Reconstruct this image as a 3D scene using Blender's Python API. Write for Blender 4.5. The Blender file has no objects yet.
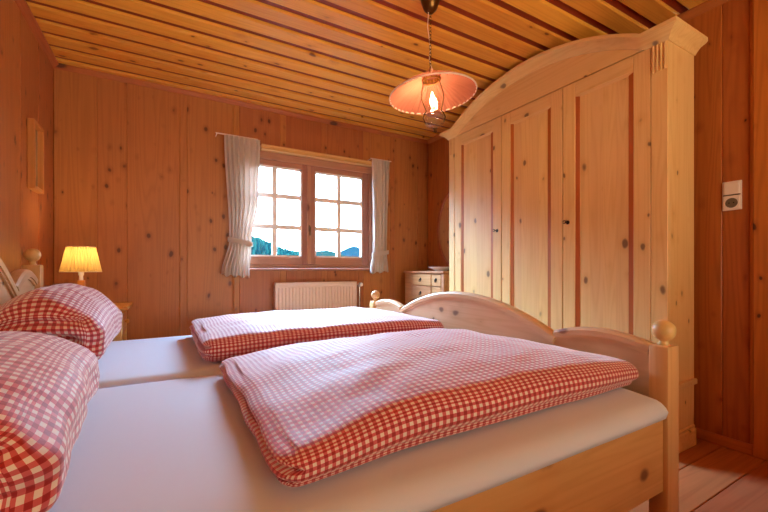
import bpy, bmesh, math, random
from mathutils import Vector, Matrix, noise
random.seed(7)
PI = math.pi
S = bpy.context.scene
C = S.collection

# ------------------------------------------------------------------ camera, sky, exposure
F_PX, YAW, HORIZON, EYE = 378.0, 0.5205, 269.3, 0.942
cam_d = bpy.data.cameras.new('camera')
cam = bpy.data.objects.new('camera', cam_d)
C.objects.link(cam)
cam.location = (0, 0, EYE)
cam.rotation_euler = (PI/2, 0, -YAW)
cam_d.sensor_width = 36.0
cam_d.lens = F_PX/768*36
cam_d.shift_y = (HORIZON-256)/768
cam_d.clip_start = 0.02
cam_d.clip_end = 6000
S.camera = cam

SKY_LOW, SKY_HIGH = 30.0, 130.0     # an overcast sky, brighter overhead than at the horizon
LAMP_POWER = 7.5
BEDSIDE_POWER = 3.0
NEAR_LAMP_POWER = 11.0
FILL_POWER = 88.0
world = bpy.data.worlds.new('sky')
S.world = world
world.use_nodes = True
wn, wl = world.node_tree.nodes, world.node_tree.links
bg = wn['Background']
tc = wn.new('ShaderNodeTexCoord')
sep = wn.new('ShaderNodeSeparateXYZ')
wl.new(tc.outputs['Generated'], sep.inputs[0])
ramp = wn.new('ShaderNodeValToRGB')
ramp.color_ramp.elements[0].position = 0.0
ramp.color_ramp.elements[0].color = (0.50, 0.74, 1.0, 1)
ramp.color_ramp.elements[1].position = 0.9
ramp.color_ramp.elements[1].color = (0.36, 0.62, 1.0, 1)
wl.new(sep.outputs['Z'], ramp.inputs[0])
wl.new(ramp.outputs[0], bg.inputs['Color'])
grad = wn.new('ShaderNodeMapRange'); grad.interpolation_type = 'SMOOTHSTEP'
grad.inputs[1].default_value = 0.22; grad.inputs[2].default_value = 0.50
grad.inputs[3].default_value = SKY_LOW; grad.inputs[4].default_value = SKY_HIGH
wl.new(sep.outputs['Z'], grad.inputs[0])
wl.new(grad.outputs[0], bg.inputs['Strength'])

S.view_settings.view_transform = 'Standard'
S.view_settings.look = 'None'
S.view_settings.exposure = 0.42
S.view_settings.gamma = 1.0
S.view_settings.use_curve_mapping = False
try:
    S.cycles.max_bounces = 10
    S.cycles.diffuse_bounces = 6
    S.cycles.transparent_max_bounces = 12
    S.cycles.sample_clamp_indirect = 6.0
except Exception:
    pass

def portal(name, loc, rot, sx, sy):
    """marks a window opening for the sky light that comes through it"""
    l = bpy.data.lights.new(name, 'AREA')
    l.shape = 'RECTANGLE'; l.size = sx; l.size_y = sy
    l.cycles.is_portal = True
    o = bpy.data.objects.new(name, l)
    o.location = loc; o.rotation_euler = rot
    C.objects.link(o)
    return o

# room: left wall XL, right wall XR, window wall YB, wall behind the camera YN, height H
XL, XR, YB, YN, H = -0.70, 2.575, 3.49, -1.30, 2.40
WX0, WX1, WZ0, WZ1 = 0.50, 1.84, 0.955, 2.0          # the window in the far wall
NX0, NX1, NZ0, NZ1 = 0.0, 1.9, 0.75, 1.80             # opening of the added window behind the camera
portal('sky_portal', ((WX0+WX1)/2, YB+0.22, (WZ0+WZ1)/2), (-PI/2, 0, 0), WX1-WX0, WZ1-WZ0)

# added warm fill light, aimed up through the added window behind the camera
l = bpy.data.lights.new('warm_fill', 'AREA'); l.shape = 'RECTANGLE'; l.size = 1.9; l.size_y = 0.9
l.energy = FILL_POWER; l.color = (1.0, 0.88, 0.62)
o = bpy.data.objects.new('warm_fill', l); o.location = ((NX0+NX1)/2, YN-0.55, 0.85); o.rotation_euler = (math.radians(90+42), 0, 0); C.objects.link(o)

# ------------------------------------------------------------------ materials
def lin(r, g, b):
    f = lambda c: (c/255/12.92) if c/255 <= 0.04045 else ((c/255+0.055)/1.055)**2.4
    return (f(r), f(g), f(b), 1)

class NT:
    def __init__(s, name):
        s.m = bpy.data.materials.new(name); s.m.use_nodes = True
        s.t = s.m.node_tree; s.n = s.t.nodes; s.l = s.t.links
        s.b = s.n['Principled BSDF']; s.out = s.n['Material Output']
    def new(s, kind, **kw):
        n = s.n.new('ShaderNode'+kind)
        for k, v in kw.items(): setattr(n, k, v)
        return n
    def put(s, sock, v):
        if hasattr(v, 'is_output'): s.l.new(v, sock)
        else: sock.default_value = v
    def math(s, op, a, b=None, c=None, clamp=False):
        n = s.new('Math', operation=op, use_clamp=clamp)
        s.put(n.inputs[0], a)
        if b is not None: s.put(n.inputs[1], b)
        if c is not None: s.put(n.inputs[2], c)
        return n.outputs[0]
    def vmath(s, op, a, b):
        n = s.new('VectorMath', operation=op)
        s.put(n.inputs[0], a); s.put(n.inputs[1], b)
        return n.outputs[0]
    def mix(s, fac, a, b, blend='MIX'):
        n = s.new('Mix', data_type='RGBA', blend_type=blend)
        s.put(n.inputs['Factor'], fac); s.put(n.inputs[6], a); s.put(n.inputs[7], b)
        return n.outputs[2]
    def step(s, v, a, b, lo=0.0, hi=1.0):
        n = s.new('MapRange', interpolation_type='SMOOTHSTEP')
        s.put(n.inputs[0], v); s.put(n.inputs[1], a); s.put(n.inputs[2], b); s.put(n.inputs[3], lo); s.put(n.inputs[4], hi)
        return n.outputs[0]
    def noise(s, vec, scale, detail=3, rough=0.5, dist=0.0):
        n = s.new('TexNoise')
        s.put(n.inputs['Vector'], vec); n.inputs['Scale'].default_value = scale
        n.inputs['Detail'].default_value = detail; n.inputs['Roughness'].default_value = rough
        n.inputs['Distortion'].default_value = dist
        return n.outputs[0]

def pine(name, light, dark, knot, axis='Z', rough=0.42, tone_var=0.30, knots=0.5, knot_scale=5.5, coat=0.0, contrast=1.0, spec=0.4, knot_size=1.0):
    """boards of knotty pine: the grain runs along the axis; bc = (tone, two offsets) of each board"""
    t = NT(name)
    co = t.new('TexCoord').outputs['Object']
    at = t.new('Attribute', attribute_name='bc')
    off = t.vmath('MULTIPLY', at.outputs['Color'], (0.0, 13.0, 17.0))
    p = t.vmath('ADD', co, off)
    k = {'X': 0, 'Y': 1, 'Z': 2}[axis]
    sg = [1, 1, 1]; sg[k] = 0.045
    sk = [1, 1, 1]; sk[k] = 0.62
    pg = t.vmath('MULTIPLY', p, tuple(sg))
    pk = t.vmath('MULTIPLY', p, tuple(sk))
    fine = t.noise(pg, 85, 4, 0.6)
    big = t.noise(pg, 7, 2, 0.5, 0.4)
    ring = t.math('SINE', t.math('MULTIPLY', big, 85.0))
    ring = t.math('MULTIPLY_ADD', ring, 0.5, 0.5)
    ring = t.math('POWER', ring, 2.2)
    warp = t.noise(p, 9, 2)
    comb = t.new('CombineXYZ')
    for i in range(3): t.put(comb.inputs[i], t.math('MULTIPLY', warp, 0.03))
    pkw = t.vmath('ADD', pk, comb.outputs[0])
    vo = t.new('TexVoronoi'); t.put(vo.inputs['Vector'], pkw); vo.inputs['Scale'].default_value = knot_scale
    d = vo.outputs['Distance']
    cs = t.new('SeparateColor'); t.put(cs.inputs[0], vo.outputs['Color'])
    on = t.math('GREATER_THAN', cs.outputs[0], 1.0-knots)
    size = t.math('MULTIPLY_ADD', t.math('POWER', cs.outputs[1], 2.0), 0.75*knot_size, 0.52*knot_size)
    ds = t.math('DIVIDE', d, size)
    core = t.math('MULTIPLY', t.step(ds, 0.085, 0.17, 1, 0), on)
    halo = t.math('MULTIPLY', t.step(ds, 0.10, 0.38, 1, 0), on)
    f = t.math('MULTIPLY', t.math('ADD', t.math('MULTIPLY', ring, 0.26), t.math('MULTIPLY', fine, 0.5)), contrast)
    f = t.math('ADD', f, t.math('MULTIPLY', halo, 0.35), clamp=True)
    col = t.mix(f, light, dark)
    col = t.mix(t.math('MULTIPLY', core, 0.85), col, knot)
    tn = t.new('SeparateColor'); t.put(tn.inputs[0], at.outputs['Color'])
    br = t.math('MULTIPLY_ADD', tn.outputs[0], tone_var, 1.0-tone_var*0.5)
    hs = t.new('HueSaturation'); t.put(hs.inputs['Color'], col); t.put(hs.inputs['Value'], br)
    t.put(hs.inputs['Hue'], t.math('MULTIPLY_ADD', tn.outputs[0], 0.014, 0.493))
    t.put(t.b.inputs['Base Color'], hs.outputs[0])
    t.b.inputs['Roughness'].default_value = rough
    t.b.inputs['Specular IOR Level'].default_value = spec
    t.b.inputs['Coat Weight'].default_value = coat
    t.b.inputs['Coat Roughness'].default_value = 0.25
    bp = t.new('Bump'); bp.inputs['Strength'].default_value = 0.12; bp.inputs['Distance'].default_value = 0.002
    t.put(bp.inputs['Height'], fine); t.l.new(bp.outputs[0], t.b.inputs['Normal'])
    return t.m

def plain(name, col, rough=0.5, metal=0.0, spec=0.5, sheen=0.0, trans=0.0, noise_amt=0.0, emit=None, es=0.0):
    t = NT(name); b = t.b
    if noise_amt:
        co = t.new('TexCoord').outputs['Object']
        n = t.noise(co, 40, 3)
        c2 = (col[0]*(1-noise_amt), col[1]*(1-noise_amt), col[2]*(1-noise_amt), 1)
        t.put(b.inputs['Base Color'], t.mix(n, col, c2))
    else:
        b.inputs['Base Color'].default_value = col
    b.inputs['Roughness'].default_value = rough; b.inputs['Metallic'].default_value = metal
    b.inputs['Specular IOR Level'].default_value = spec
    if sheen:
        b.inputs['Sheen Weight'].default_value = sheen; b.inputs['Sheen Roughness'].default_value = 0.4
    if emit:
        b.inputs['Emission Color'].default_value = emit; b.inputs['Emission Strength'].default_value = es
    if trans:
        tr = t.new('BsdfTranslucent'); tr.inputs[0].default_value = col
        mx = t.new('MixShader'); mx.inputs[0].default_value = trans
        t.l.new(b.outputs[0], mx.inputs[1]); t.l.new(tr.outputs[0], mx.inputs[2]); t.l.new(mx.outputs[0], t.out.inputs[0])
    return t.m

def glass(name, tint=(1, 1, 1, 1), refl=0.06):
    t = NT(name); t.n.remove(t.b)
    tr = t.new('BsdfTransparent'); tr.inputs[0].default_value = tint
    gl = t.new('BsdfGlossy'); gl.inputs['Roughness'].default_value = 0.03
    fr = t.new('LayerWeight'); fr.inputs[0].default_value = 0.25
    fac = t.math('MULTIPLY_ADD', fr.outputs['Facing'], 0.35, refl, clamp=True)
    mx = t.new('MixShader'); t.l.new(fac, mx.inputs[0]); t.l.new(tr.outputs[0], mx.inputs[1]); t.l.new(gl.outputs[0], mx.inputs[2])
    t.l.new(mx.outputs[0], t.out.inputs[0])
    return t.m

def gingham(name, period=0.0180, sheen=0.5):
    t = NT(name)
    uv = t.new('TexCoord').outputs['UV']
    sp = t.new('SeparateXYZ'); t.put(sp.inputs[0], uv)
    def stripe(v):
        fr = t.math('FRACT', t.math('DIVIDE', v, period))
        return t.math('GREATER_THAN', fr, 0.5)
    a, b = stripe(sp.outputs[0]), stripe(sp.outputs[1])
    s = t.math('ADD', a, b)
    one = t.math('GREATER_THAN', s, 0.5); two = t.math('GREATER_THAN', s, 1.5)
    col = t.mix(one, lin(236, 222, 208), lin(206, 92, 92))
    col = t.mix(two, col, lin(160, 14, 22))
    t.put(t.b.inputs['Base Color'], col)
    t.b.inputs['Roughness'].default_value = 0.62
    t.b.inputs['Specular IOR Level'].default_value = 0.5
    t.b.inputs['Sheen Weight'].default_value = sheen
    t.b.inputs['Sheen Roughness'].default_value = 0.45
    co = t.new('TexCoord').outputs['Object']
    n = t.noise(co, 14, 4, 0.6, 0.3)
    bp = t.new('Bump'); bp.inputs['Strength'].default_value = 0.2; bp.inputs['Distance'].default_value = 0.02
    t.put(bp.inputs['Height'], n); t.l.new(bp.outputs[0], t.b.inputs['Normal'])
    return t.m

def shade_cloth(name, col, trans=0.6, folds=0.0):
    t = NT(name); t.n.remove(t.b)
    df = t.new('BsdfDiffuse'); df.inputs[0].default_value = col
    tr = t.new('BsdfTranslucent'); tr.inputs[0].default_value = col
    mx = t.new('MixShader'); mx.inputs[0].default_value = trans
    t.l.new(df.outputs[0], mx.inputs[1]); t.l.new(tr.outputs[0], mx.inputs[2]); t.l.new(mx.outputs[0], t.out.inputs[0])
    return t.m

WALL = dict(light=lin(192, 120, 66), dark=lin(136, 74, 38), knot=lin(84, 38, 18))
M = {}
M['wall'] = pine('wall_pine', axis='Z', knots=0.9, knot_scale=12.0, rough=0.42, tone_var=0.18, contrast=0.7, **WALL)
M['wall_red'] = pine('red_varnished_pine', lin(202, 120, 50), lin(148, 76, 26), lin(60, 22, 10), axis='Z', knots=0.9, knot_scale=12.0, rough=0.4, tone_var=0.36, contrast=1.0)
M['base_x'] = pine('baseboard_pine', lin(196, 112, 58), lin(150, 76, 34), lin(80, 36, 18), axis='Y', knots=0.3)
M['ceil'] = pine('ceiling_pine', lin(244, 180, 74), lin(206, 128, 36), lin(104, 48, 16), axis='X', knots=0.85, knot_scale=9.0, rough=0.36, tone_var=0.24, contrast=0.9)
M['ceil_gap'] = pine('red_stained_ceiling_strip', lin(158, 62, 28), lin(124, 44, 18), lin(60, 20, 10), axis='X', knots=0.1)
M['floor'] = pine('floor_pine', lin(192, 126, 80), lin(150, 86, 50), lin(80, 36, 20), axis='X', knots=0.5, knot_scale=4.5, rough=0.38, tone_var=0.25)
M['ward'] = pine('pale_waxed_pine', lin(240, 200, 134), lin(216, 164, 94), lin(112, 78, 50), axis='Z', knots=0.85, knot_scale=10.0, rough=0.42, tone_var=0.12, contrast=0.95)
M['ward_y'] = pine('pale_waxed_pine_rail', lin(240, 200, 134), lin(216, 164, 94), lin(112, 78, 50), axis='Y', knots=0.85, knot_scale=10.0, rough=0.42, tone_var=0.12, contrast=0.95)
M['ward_groove'] = pine('orange_stained_moulding', lin(196, 108, 40), lin(160, 80, 26), lin(100, 46, 20), axis='Z', knots=0.15, rough=0.42, tone_var=0.1)
M['bed_y'] = pine('bed_pine_cross', lin(230, 196, 148), lin(206, 164, 114), lin(116, 80, 54), axis='Y', knots=0.9, knot_scale=11, knot_size=1.3, rough=0.4, tone_var=0.15)
M['bed_x'] = pine('bed_pine_long', lin(232, 188, 116), lin(206, 152, 82), lin(108, 62, 34), axis='X', knots=0.9, knot_scale=10, knot_size=1.5, rough=0.4, tone_var=0.15)
M['bed_z'] = pine('bed_pine_post', lin(230, 190, 126), lin(204, 156, 94), lin(112, 72, 44), axis='Z', knots=0.4, knot_scale=6.0, rough=0.38, tone_var=0.1)
M['dresser'] = pine('dresser_pine', lin(200, 146, 100), lin(164, 110, 68), lin(110, 74, 46), axis='Y', knots=0.4, rough=0.42, tone_var=0.2)
M['night'] = pine('nightstand_pine', lin(214, 148, 74), lin(182, 110, 46), lin(96, 52, 24), axis='Y', knots=0.35, rough=0.35)
M['win'] = pine('window_frame_wood', lin(178, 124, 98), lin(150, 96, 74), lin(100, 52, 34), axis='X', knots=0.1, rough=0.45)
M['win_z'] = pine('window_stile_wood', lin(178, 124, 98), lin(150, 96, 74), lin(100, 52, 34), axis='Z', knots=0.1, rough=0.45)
M['muntin'] = plain('grey_painted_bar', lin(244, 236, 230), 0.4)
M['rail'] = pine('curtain_rail_wood', lin(222, 174, 112), lin(196, 140, 80), lin(120, 80, 40), axis='X', knots=0.1, rough=0.4)
M['frame'] = pine('picture_frame_wood', lin(208, 140, 76), lin(172, 104, 50), lin(100, 52, 24), axis='Z', knots=0.1)
M['sheet'] = plain('white_cotton_sheet', lin(218, 228, 240), 0.7, spec=0.3, sheen=0.25)
M['ging'] = gingham('red_gingham_cotton')
M['ging_p'] = gingham('red_gingham_pillow_cotton', 0.024)
M['curtain'] = plain('natural_linen', lin(232, 218, 206), 0.8, spec=0.2, sheen=0.2, trans=0.35, noise_amt=0.12)
M['rad'] = plain('cream_radiator_enamel', lin(236, 214, 202), 0.35)
M['chrome'] = plain('chrome_metal', lin(210, 210, 212), 0.2, 1.0)
M['brass'] = plain('brass_metal', lin(196, 150, 78), 0.28, 1.0)
M['dark_brass'] = plain('antique_brass', lin(110, 78, 42), 0.35, 1.0)
M['iron'] = plain('dark_iron', lin(44, 38, 34), 0.45, 0.8)
M['copper'] = plain('rosy_copper', lin(206, 140, 116), 0.3, 1.0)
M['porcelain'] = plain('white_porcelain', lin(240, 240, 240), 0.15)
M['plastic'] = plain('white_plastic', lin(236, 222, 212), 0.3)
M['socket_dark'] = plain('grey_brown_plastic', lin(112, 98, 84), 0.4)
M['glass'] = glass('window_glass', refl=0.02)
M['lamp_glass'] = glass('clear_lamp_glass', (0.97, 0.95, 0.93, 1), refl=0.06)
M['shade_pink'] = shade_cloth('pleated_pink_cloth', lin(206, 136, 112), 0.45)
M['shade_cream'] = shade_cloth('pleated_cream_cloth', lin(206, 178, 112), 0.25)
M['rim'] = plain('pale_piping', lin(240, 214, 196), 0.7)
M['bulb'] = plain('glowing_bulb', lin(255, 230, 190), 0.3, emit=(1.0, 0.72, 0.36, 1), es=9)
M['mirror'] = plain('mirror_silver', lin(236, 236, 236), 0.04, 1.0)
M['paper'] = plain('tan_print', lin(196, 150, 96), 0.6, noise_amt=0.4)
M['cream'] = plain('cream_lacquer', lin(240, 226, 190), 0.35)
M['hole'] = plain('dark_gap', lin(24, 18, 14), 0.9)

# ------------------------------------------------------------------ mesh helpers
class MB:
    """collects geometry for ONE mesh object"""
    def __init__(s):
        s.bm = bmesh.new()
        s.cl = s.bm.loops.layers.float_color.new('bc')
        s.uv = s.bm.loops.layers.uv.new('UVMap')
    def paint(s, faces, tone=None):
        c = (random.random() if tone is None else tone, random.random(), random.random(), 1)
        for f in faces:
            for l in f.loops: l[s.cl] = c
    def box(s, x0, x1, y0, y1, z0, z1, bev=0.0, tone=None, seg=1):
        v = [s.bm.verts.new((x, y, z)) for z in (z0, z1) for y in (y0, y1) for x in (x0, x1)]
        idx = [(0, 2, 3, 1), (4, 5, 7, 6), (0, 1, 5, 4), (2, 6, 7, 3), (0, 4, 6, 2), (1, 3, 7, 5)]
        fs = [s.bm.faces.new([v[i] for i in q]) for q in idx]
        s.paint(fs, tone)
        if bev:
            es = list({e for f in fs for e in f.edges})
            bmesh.ops.bevel(s.bm, geom=es, offset=bev, segments=seg, profile=0.5, affect='EDGES', clamp_overlap=True)
        return s
    def prism(s, pts, axis, a, b, tone=None):
        """a polygon (two coordinates in the plane across the axis) extruded along it from a to b"""
        def P(p, t):
            if axis == 'X': return (t, p[0], p[1])
            if axis == 'Y': return (p[0], t, p[1])
            return (p[0], p[1], t)
        va = [s.bm.verts.new(P(p, a)) for p in pts]; vb = [s.bm.verts.new(P(p, b)) for p in pts]
        n = len(pts)
        fs = [s.bm.faces.new(va[::-1]), s.bm.faces.new(vb)]
        for i in range(n):
            j = (i+1) % n
            fs.append(s.bm.faces.new((va[i], va[j], vb[j], vb[i])))
        s.paint(fs, tone)
        bmesh.ops.recalc_face_normals(s.bm, faces=fs)
        return s
    def sweep(s, path, prof, up=Vector((0, 0, 1)), side=None, closed=False, tone=None):
        """a closed profile (side, up) carried along a path; side axis given or found from up"""
        path = [Vector(p) for p in path]; rings = []
        n = len(path)
        for i, p in enumerate(path):
            if closed: t = path[(i+1) % n]-path[i-1]
            else: t = path[min(i+1, n-1)]-path[max(i-1, 0)]
            t.normalize()
            sd = side.copy() if side is not None else t.cross(up).normalized()
            u = sd.cross(t).normalized()
            rings.append([s.bm.verts.new(p+sd*a+u*b) for a, b in prof])
        m = len(prof); fs = []
        for i in range(n if closed else n-1):
            r0, r1 = rings[i], rings[(i+1) % n]
            for j in range(m):
                k = (j+1) % m
                fs.append(s.bm.faces.new((r0[j], r0[k], r1[k], r1[j])))
        if not closed:
            fs.append(s.bm.faces.new(rings[0][::-1])); fs.append(s.bm.faces.new(rings[-1]))
        s.paint(fs, tone)
        bmesh.ops.recalc_face_normals(s.bm, faces=fs)
        return s
    def tube(s, path, r, seg=8, closed=False):
        prof = [(r*math.cos(2*PI*k/seg), r*math.sin(2*PI*k/seg)) for k in range(seg)]
        path = [Vector(p) for p in path]
        t = (path[-1]-path[0]) if not closed else Vector((0, 0, 0))
        up = Vector((0, 0, 1))
        if not closed and abs(t.normalized().z) > 0.9: up = Vector((1, 0.13, 0)).normalized()
        return s.sweep(path, prof, up=up, closed=closed)
    def lathe(s, prof, c, seg=24, axis='Z', ripple=None, lift=None):
        """profile (radius, height) turned about an axis through c"""
        rings = []
        for r, h in prof:
            ring = []
            for k in range(seg):
                a = 2*PI*k/seg
                rr = r*(1+(ripple(k, seg) if ripple else 0))
                q = (rr*math.cos(a), rr*math.sin(a), h+(lift(k, seg, r) if lift else 0))
                if axis == 'X': q = (h, q[0], q[1])
                if axis == 'Y': q = (q[1], h, q[0])
                ring.append(s.bm.verts.new(Vector(c)+Vector(q)))
            rings.append(ring)
        fs = []
        for i in range(len(rings)-1):
            for k in range(seg):
                j = (k+1) % seg
                fs.append(s.bm.faces.new((rings[i][k], rings[i][j], rings[i+1][j], rings[i+1][k])))
        if prof[0][0] > 1e-6 and not ripple: fs.append(s.bm.faces.new(rings[0][::-1]))
        if prof[-1][0] > 1e-6 and not ripple: fs.append(s.bm.faces.new(rings[-1]))
        s.paint(fs)
        return s
    def build(s, name, mat, parent=None, smooth=False, sharp=None, mods=()):
        if not s.bm.faces: raise ValueError(name)
        bmesh.ops.remove_doubles(s.bm, verts=s.bm.verts, dist=1e-6)
        o0 = parent_origin(parent) if parent else Vector((0, 0, 0))
        for v in s.bm.verts: v.co -= o0
        me = bpy.data.meshes.new(name)
        s.bm.to_mesh(me); s.bm.free()
        mats = mat if isinstance(mat, (list, tuple)) else [mat]
        for m in mats: me.materials.append(m)
        if smooth:
            for p in me.polygons: p.use_smooth = True
            if sharp:
                me.set_sharp_from_angle(angle=math.radians(sharp))
        o = bpy.data.objects.new(name, me)
        C.objects.link(o)
        if parent: o.parent = parent
        return o

def parent_origin(p):
    v = Vector((0, 0, 0))
    while p is not None:
        v += p.location; p = p.parent
    return v

def tag(o, label=None, cat=None, group=None, kind=None):
    if label: o['label'] = label
    if cat: o['category'] = cat
    if group: o['group'] = group
    if kind: o['kind'] = kind
    return o
def thing(name, loc, label=None, cat=None, group=None, kind=None):
    o = bpy.data.objects.new(name, None); o.empty_display_size = 0.1
    o.location = loc; C.objects.link(o)
    return tag(o, label, cat, group, kind)

BALL = lambda r, n=10: [(r*math.sin(PI*i/n) if 0 < i < n else 0.0, -r*math.cos(PI*i/n)) for i in range(n+1)]

# ------------------------------------------------------------------ the room
def boards(mb, axis, a0, a1, seams, z0, z1, plane, depth, holes=(), bev=0.004):
    """vertical boards side by side along an axis, cut round the holes (a0, a1, z0, z1)"""
    e = sorted([a0]+[s_ for s_ in seams if a0 < s_ < a1]+[a1])
    for i in range(len(e)-1):
        t = random.random(); cuts = {e[i], e[i+1]}
        for h in holes:
            for q in h[:2]:
                if e[i] < q < e[i+1]: cuts.add(q)
        cs = sorted(cuts)
        for j in range(len(cs)-1):
            m = (cs[j]+cs[j+1])/2; spans = [(z0, z1)]
            for h in holes:
                if h[0] < m < h[1]: spans = [(z0, h[2]), (h[3], z1)]
            for s0, s1 in spans:
                if s1-s0 < 1e-3: continue
                lo, hi = sorted((plane, plane+depth))
                if axis == 'X': mb.box(cs[j], cs[j+1], lo, hi, s0, s1, bev, t)
                else: mb.box(lo, hi, cs[j], cs[j+1], s0, s1, bev, t)

# floor
mb = MB()
y = YN-0.02; 
for k in range(40):
    w = 0.17
    y0 = 0.682-0.17*12+k*w
    if y0 > YB+0.3: break
    mb.box(XL-0.25, XR+0.25, y0, y0+w-0.003, -0.03, 0.0, 0.0025)
mb.box(XL-0.25, XR+0.25, 0.682-0.17*12, YB+0.3, -0.12, -0.031)
tag(mb.build('floor', M['floor']), kind='structure')

# ceiling: boards with sunk strips between
mb = MB(); gp = MB()
PITCH, GAP = 0.158, 0.048
yc = 2.282+PITCH*8
while yc > YN-0.2:
    mb.box(XL-0.02, XR+0.02, yc-PITCH+GAP/2, yc-GAP/2, H, H+0.022, 0.006)
    yc -= PITCH
ceil = mb.build('ceiling', M['ceil']); tag(ceil, kind='structure')
gp.box(XL-0.25, XR+0.25, YN-0.25, YB+0.25, H+0.016, H+0.10)
gp.build('sunk_strip', M['ceil_gap'], ceil)

# far wall with the window
seamsB = [-0.452, -0.268, 0.086, 0.140, 0.49, 0.545, 0.90, 0.955, 1.30, 1.355, 1.70, 1.755, 2.08, 2.135, 2.43]
mb = MB()
boards(mb, 'X', XL, XR, seamsB, 0, H, YB, 0.025, [(WX0, WX1, WZ0, WZ1)])
for (x0, x1, z0, z1) in ((XL-0.25, WX0, 0, H), (WX1, XR+0.25, 0, H), (WX0, WX1, 0, WZ0), (WX0, WX1, WZ1, H)):
    mb.box(x0, x1, YB+0.025, YB+0.25, z0, z1)
tag(mb.build('wall_back', M['wall']), kind='structure')
# left wall
seamsL = [YN+0.3*k for k in range(1, 12)]+[2.30, 2.68, 3.0, 3.25]
seamsL = [q for q in seamsL if q < 2.2]+[2.45, 2.79, 3.13]
mb = MB()
boards(mb, 'Y', YN, YB, seamsL, 0, H, XL, -0.025)
mb.box(XL-0.25, XL-0.025, YN-0.25, YB+0.025, 0, H)
tag(mb.build('wall_left', M['wall']), kind='structure')
# right wall
seamsR = [3.2, 2.85, 2.5, 2.15, 1.8, 1.45, 1.15, 0.855, 0.745, 0.40, 0.1, -0.2, -0.5, -0.8, -1.1]
mb = MB()
boards(mb, 'Y', YN, YB, seamsR, 0, H, XR, 0.025)
mb.box(XR+0.025, XR+0.25, YN-0.25, YB+0.025, 0, H)
tag(mb.build('wall_right', M['wall_red']), kind='structure')
# wall behind the camera, with an opening for the added window
mb = MB()
boards(mb, 'X', XL, XR, [XL+0.33*k for k in range(1, 10)], 0, H, YN, -0.025, [(NX0, NX1, NZ0, NZ1)])
for (x0, x1, z0, z1) in ((XL-0.25, NX0, 0, H), (NX1, XR+0.25, 0, H), (NX0, NX1, 0, NZ0), (NX0, NX1, NZ1, H)):
    mb.box(x0, x1, YN-0.25, YN-0.025, z0, z1)
tag(mb.build('wall_front', M['wall']), kind='structure')

# trims
M['trim_x'] = pine('ceiling_trim_pine', lin(206, 128, 66), lin(170, 92, 44), lin(80, 36, 18), axis='X', knots=0.2)
m = MB(); m.prism([(YB, H), (YB-0.03, H), (YB-0.03, H-0.008), (YB-0.012, H-0.03), (YB, H-0.034)], 'X', XL, XR)
tag(m.build('trim_1', M['trim_x']), kind='structure')
m = MB(); m.prism([(XL, H), (XL+0.034, H), (XL+0.034, H-0.012), (XL+0.014, H-0.034), (XL, H-0.04)], 'Y', YN, YB-0.03)
tag(m.build('trim_2', M['base_x']), kind='structure')
m = MB(); m.prism([(XR, H), (XR-0.034, H), (XR-0.034, H-0.012), (XR-0.014, H-0.034), (XR, H-0.04)], 'Y', YN, YB-0.03)
tag(m.build('trim_3', M['base_x']), kind='structure')
m = MB(); m.box(XR-0.018, XR, 0.728, YB, 0, 0.055, 0.004)
tag(m.build('baseboard_right', M['base_x']), kind='structure')
m = MB(); m.box(XL, XR-0.018, YB-0.018, YB, 0, 0.055, 0.004)
tag(m.build('baseboard_back', M['trim_x']), kind='structure')
# door jamb at the right edge of the view
m = MB(); m.box(XR-0.024, XR, 0.60, 0.727, 0, H-0.04, 0.004)
jamb = tag(m.build('trim_4', M['wall_red']), kind='structure')

# ------------------------------------------------------------------ windows
w1 = thing('window_1', ((WX0+WX1)/2, YB, WZ0), kind='structure')
m = MB()
m.box(WX0-0.012, WX1+0.012, YB-0.018, YB+0.05, 1.935, WZ1, 0.004)             # head
m.box(WX0-0.012, WX1+0.012, YB-0.012, YB+0.05, 0.955, 0.985, 0.004)            # bottom
m.build('frame_rail', M['win'], w1)
m = MB()
m.box(WX0-0.012, WX0+0.03, YB-0.018, YB+0.05, 0.985, 1.935, 0.004)
m.box(WX1-0.03, WX1+0.012, YB-0.018, YB+0.05, 0.985, 1.935, 0.004)
m.build('frame_jamb', M['win_z'], w1)
m = MB(); m.box(WX0-0.07, WX1+0.05, YB-0.068, YB+0.01, 0.928, 0.954, 0.007)
m.build('sill', M['win'], w1)
def sash(x0, x1, gx0, gx1, gz0, gz1, z0, z1, bars_x, bars_z):
    st = MB()
    st.box(x0, gx0, YB-0.004, YB+0.045, z0, z1, 0.004); st.box(gx1, x1, YB-0.004, YB+0.045, z0, z1, 0.004)
    so = st.build('sash', M['win_z'], w1)
    r = MB()
    r.box(gx0, gx1, YB-0.004, YB+0.045, z0, gz0, 0.004); r.box(gx0, gx1, YB-0.004, YB+0.045, gz1, z1, 0.004)
    r.build('sash_rail', M['win'], so)
    b = MB()
    for bx in bars_x: b.box(bx-0.021, bx+0.021, YB+0.005, YB+0.04, gz0, gz1, 0.004)
    for bz in bars_z: b.box(gx0, gx1, YB+0.006, YB+0.039, bz-0.021, bz+0.021, 0.004)
    e = 0.014
    b.box(gx0, gx0+e, YB+0.004, YB+0.04, gz0, gz1); b.box(gx1-e, gx1, YB+0.004, YB+0.04, gz0, gz1)
    b.box(gx0, gx1, YB+0.004, YB+0.04, gz0, gz0+e); b.box(gx0, gx1, YB+0.004, YB+0.04, gz1-e, gz1)
    b.build('glazing_bars', M['muntin'], so)
    g = MB(); g.box(gx0, gx1, YB+0.020, YB+0.024, gz0, gz1)
    g.build('pane', M['glass'], so)
sash(0.53, 1.169, 0.60, 1.106, 1.058, 1.885, 0.985, 1.935, [0.853], [1.617, 1.333])
sash(1.171, 1.81, 1.234, 1.745, 1.058, 1.885, 0.985, 1.935, [1.487], [1.617, 1.333])
m = MB(); m.box(1.150, 1.190, YB-0.02, YB-0.004, 0.99, 1.93, 0.005)
m.build('cover_strip', M['win_z'], w1)
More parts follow.
